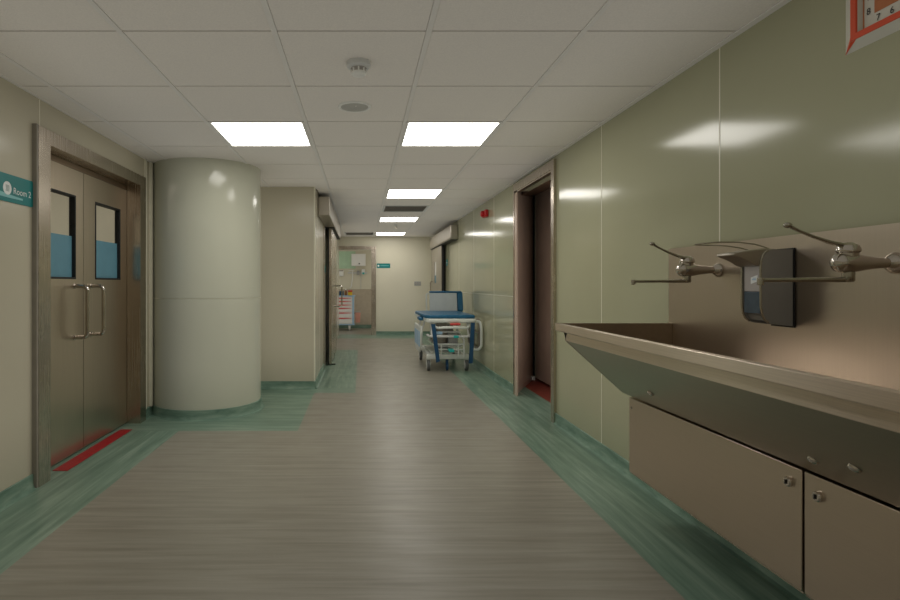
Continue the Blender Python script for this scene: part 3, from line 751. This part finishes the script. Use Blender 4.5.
# folded side rails
b = MB(); b.prism([(8.0, .62), (8.9, .62), (8.95, .56), (8.9, .28), (8.75, .22), (8.25, .22), (8.1, .30), (7.97, .54)], 'x', .845, .875); sr = b.build('side_rail', M['whiteframe'], t, bevel=.012)
for (y, z) in ((8.18, .42), (8.45, .42), (8.72, .42)): MB().box(.838, .8445, y-.09, y+.09, z-.10, z+.12).build('rail_insert', M['bluepale'], sr, bevel=.003)
for y in (8.2, 8.7): 
    b = MB(); b.tube(arc_path([(.875, y, .55), (.91, y, .62), (.93, y, .70)], .03), .012, 8); b.build('rail_hinge', M['lightgrey'], t)
b = MB()
b.tube(arc_path([(1.60, 7.86, .71), (1.665, 7.82, .70), (1.675, 7.80, .60), (1.675, 7.80, .36), (1.64, 7.82, .31), (1.56, 7.88, .31)], .06), .019, 10)
b.build('side_rail', M['whiteframe'], t)
b = MB()
b.tube(arc_path([(1.60, 8.0, .72), (1.69, 8.0, .72), (1.69, 8.0, .30), (1.69, 8.8, .30), (1.69, 8.8, .72), (1.60, 8.8, .72)], .10), .016, 10)
b.tube([(1.69, 8.0, .52), (1.69, 8.8, .52)], .012, 8); b.tube([(1.69, 8.4, .30), (1.69, 8.4, .72)], .012, 8)
b.build('rail_tube', M['darkgrey'], t)

# ------------------------------------------------------------------ cart and fittings in the room beyond
t = thing('drawer_cart', (-.52, 14.92, 0), 'white drawer cart with red handles seen through the end doorway', 'cart')
x0, x1, y0, y1 = -.84, -.20, 14.70, 15.20
MB().box(x0, x1, y0+.02, y1, .17, .90).build('body', M['white'], t, bevel=.008)
MB().box(x0-.01, x1+.03, y0, y1+.01, .90, .925).build('top', M['bluepale'], t, bevel=.006)
MB().box(x0-.01, x1+.02, y0, y1+.01, .145, .17).build('bumper', M['bluepale'], t, bevel=.006)
for x in (x0, x1-.045): MB().box(x, x+.045, y0+.005, y0+.0195, .17, .90).build('corner_post', M['bluepale'], t)
zs = [.19, .36, .50, .62, .71, .80, .89]
for k in range(6):
    dr = MB().box(x0+.05, x1-.05, y0+.004, y0+.019, zs[k]+.006, zs[k+1]-.004).build('drawer', M['white'], t, bevel=.003)
    b = MB(); zz = zs[k+1]-.035
    b.prism([(x0+.08, zz-.014), (x0+.34, zz-.014), (x1-.07, zz-.002), (x1-.07, zz+.006), (x0+.34, zz+.014), (x0+.08, zz+.014)], 'y', y0-.012, y0+.0035); b.build('drawer_handle', M['cartred'], dr)
for (x, y) in ((x0+.08, y0+.08), (x1-.12, y0+.08), (x0+.08, y1-.08), (x1-.12, y1-.08)):
    b = MB(); b.lathe((x-.02, y, .07), [(.05, 0), (.068, .004), (.07, .02), (.068, .036), (.05, .04)], 'x', 20); b.box(x-.035, x+.035, y-.02, y+.02, .13, .146); b.box(x-.035, x-.025, y-.02, y+.02, .07, .14); b.box(x+.025, x+.035, y-.02, y+.02, .07, .14); b.build('castor', M['white'], t)
o = MB().box(-.70, -.48, 14.85, 15.05, .925, 1.04).build('supply_box', M['blue_strap'], bevel=.006); tag(o, 'dark blue supply box on top of the drawer cart', 'box')
t = thing('sharps_container', (-.30, 14.88, .925), 'yellow sharps container with a red lid on the cart top', 'container')
MB().box(-.36, -.25, 14.82, 14.94, .925, 1.02).build('body', M['yellow'], t, bevel=.01); MB().box(-.365, -.245, 14.815, 14.945, 1.0205, 1.06).build('lid', M['cartred'], t, bevel=.008)
t = thing('medicine_bottle', (-.42, 14.84, .925), 'small brown bottle between the blue box and the sharps container', 'bottle')
MB().lathe((-.42, 14.84, .925), [(.032, 0), (.034, .006), (.034, .10), (.015, .13), (.015, .15)], n=18).build('body', M['brown'], t)
MB().lathe((-.42, 14.84, .925), [(.018, .145), (.018, .175), (.014, .178)], n=16).build('cap', M['white'], t)
t = thing('waste_bin', (-.10, 14.95, .2), 'pink waste bin hooked on the side of the drawer cart', 'bin')
b = MB(); pr = lambda x, y, z0, z1, a, bq: b.add([(x-a, y-a, z0), (x+a, y-a, z0), (x+a, y+a, z0), (x-a, y+a, z0), (x-bq, y-bq, z1), (x+bq, y-bq, z1), (x+bq, y+bq, z1), (x-bq, y+bq, z1)], [(0, 1, 2, 3), (4, 7, 6, 5), (0, 4, 5, 1), (1, 5, 6, 2), (2, 6, 7, 3), (3, 7, 4, 0)])
pr(-.10, 14.95, .20, .47, .058, .075); b.build('body', M['pink'], t, bevel=.008)
MB().box(-.18, -.02, 14.87, 15.03, .47, .495).build('lid', M['vent'], t, bevel=.006)
MB().box(-.1995, -.165, 14.93, 14.97, .42, .465).build('hook', M['chrome_dull'], t)
t = thing('wall_cupboard', (-.09, YR, 1.74), 'white box with a black knob high on the back wall beyond the doorway', 'cupboard')
MB().box(-.28, .11, YR-.20, YR, 1.73, 2.06).build('body', M['white'], t, bevel=.006)
dr = MB().box(-.275, .105, YR-.215, YR-.2005, 1.735, 2.055).build('door', M['white'], t, bevel=.004)
MB().lathe((-.065, YR-.215, 1.79), [(.018, 0), (.018, -.012), (.012, -.018)], 'y', 16).build('knob', M['ink'], dr)
t = thing('towel_dispenser', (-.58, YR, 1.45), 'white dispenser on the back wall above the drawer cart', 'dispenser')
MB().box(-.66, -.50, YR-.12, YR, 1.45, 1.62).build('body', M['white'], t, bevel=.02); MB().box(-.65, -.51, YR-.123, YR-.1205, 1.585, 1.61).build('top_band', M['darkgrey'], t)
t = thing('medical_rail', (-.1, YR, 1.5), 'white rail with pipes and a blue flow meter on the back wall', 'rail')
MB().box(-.38, .16, YR-.03, YR, 1.52, 1.56).build('rail', M['lightgrey'], t, bevel=.004)
b = MB(); b.tube(arc_path([(-.25, YR-.04, 1.62), (-.25, YR-.06, 1.40), (-.29, YR-.05, 1.15), (-.33, YR-.04, 1.12)], .08), .014, 8); b.tube([(-.36, YR-.04, 1.60), (-.20, YR-.04, 1.60)], .012, 8); b.build('hose', M['white'], t)
MB().box(-.13, -.06, YR-.08, YR-.031, 1.48, 1.60).build('regulator', M['grey'], t, bevel=.006)
MB().box(.0, .09, YR-.09, YR-.031, 1.50, 1.64).build('flow_meter', M['white'], t, bevel=.006); MB().box(.02, .08, YR-.095, YR-.0905, 1.50, 1.55).build('meter_band', M['tealcap'], t)
b = MB(); b.tube([(-.02, YR-.02, 1.52), (-.02, YR-.02, 1.11)], .008, 8); b.build('drop_pipe', M['lightgrey'], t)

# ------------------------------------------------------------------ world, camera, view
wd = bpy.data.worlds.new('world'); S.world = wd; wd.use_nodes = True
wd.node_tree.nodes['Background'].inputs['Color'].default_value = (1, .95, .87, 1)
wd.node_tree.nodes['Background'].inputs['Strength'].default_value = 1.0
cd = bpy.data.cameras.new('camera'); co = bpy.data.objects.new('camera', cd); COL.objects.link(co)
co.location = (0, 0, CAM); co.rotation_euler = (PI/2, 0, 0)
cd.sensor_fit = 'HORIZONTAL'; cd.sensor_width = 36; cd.lens = 558/900*36
cd.shift_x = (450-361.6)/900; cd.shift_y = -(300-284)/900
cd.clip_start = .02
S.camera = co
vs = S.view_settings
vs.view_transform = 'Standard'; vs.look = 'None'; vs.gamma = 1; vs.use_curve_mapping = False
vs.exposure = -.3
S.cycles.use_fast_gi = True; S.cycles.fast_gi_method = 'ADD'
wd.light_settings.ao_factor = .255; wd.light_settings.distance = .55
S.cycles.use_denoising = True
S.cycles.max_bounces = 10; S.cycles.diffuse_bounces = 6; S.cycles.glossy_bounces = 5; S.cycles.transmission_bounces = 6
S.cycles.caustics_reflective = False; S.cycles.caustics_refractive = False; S.cycles.sample_clamp_indirect = 4
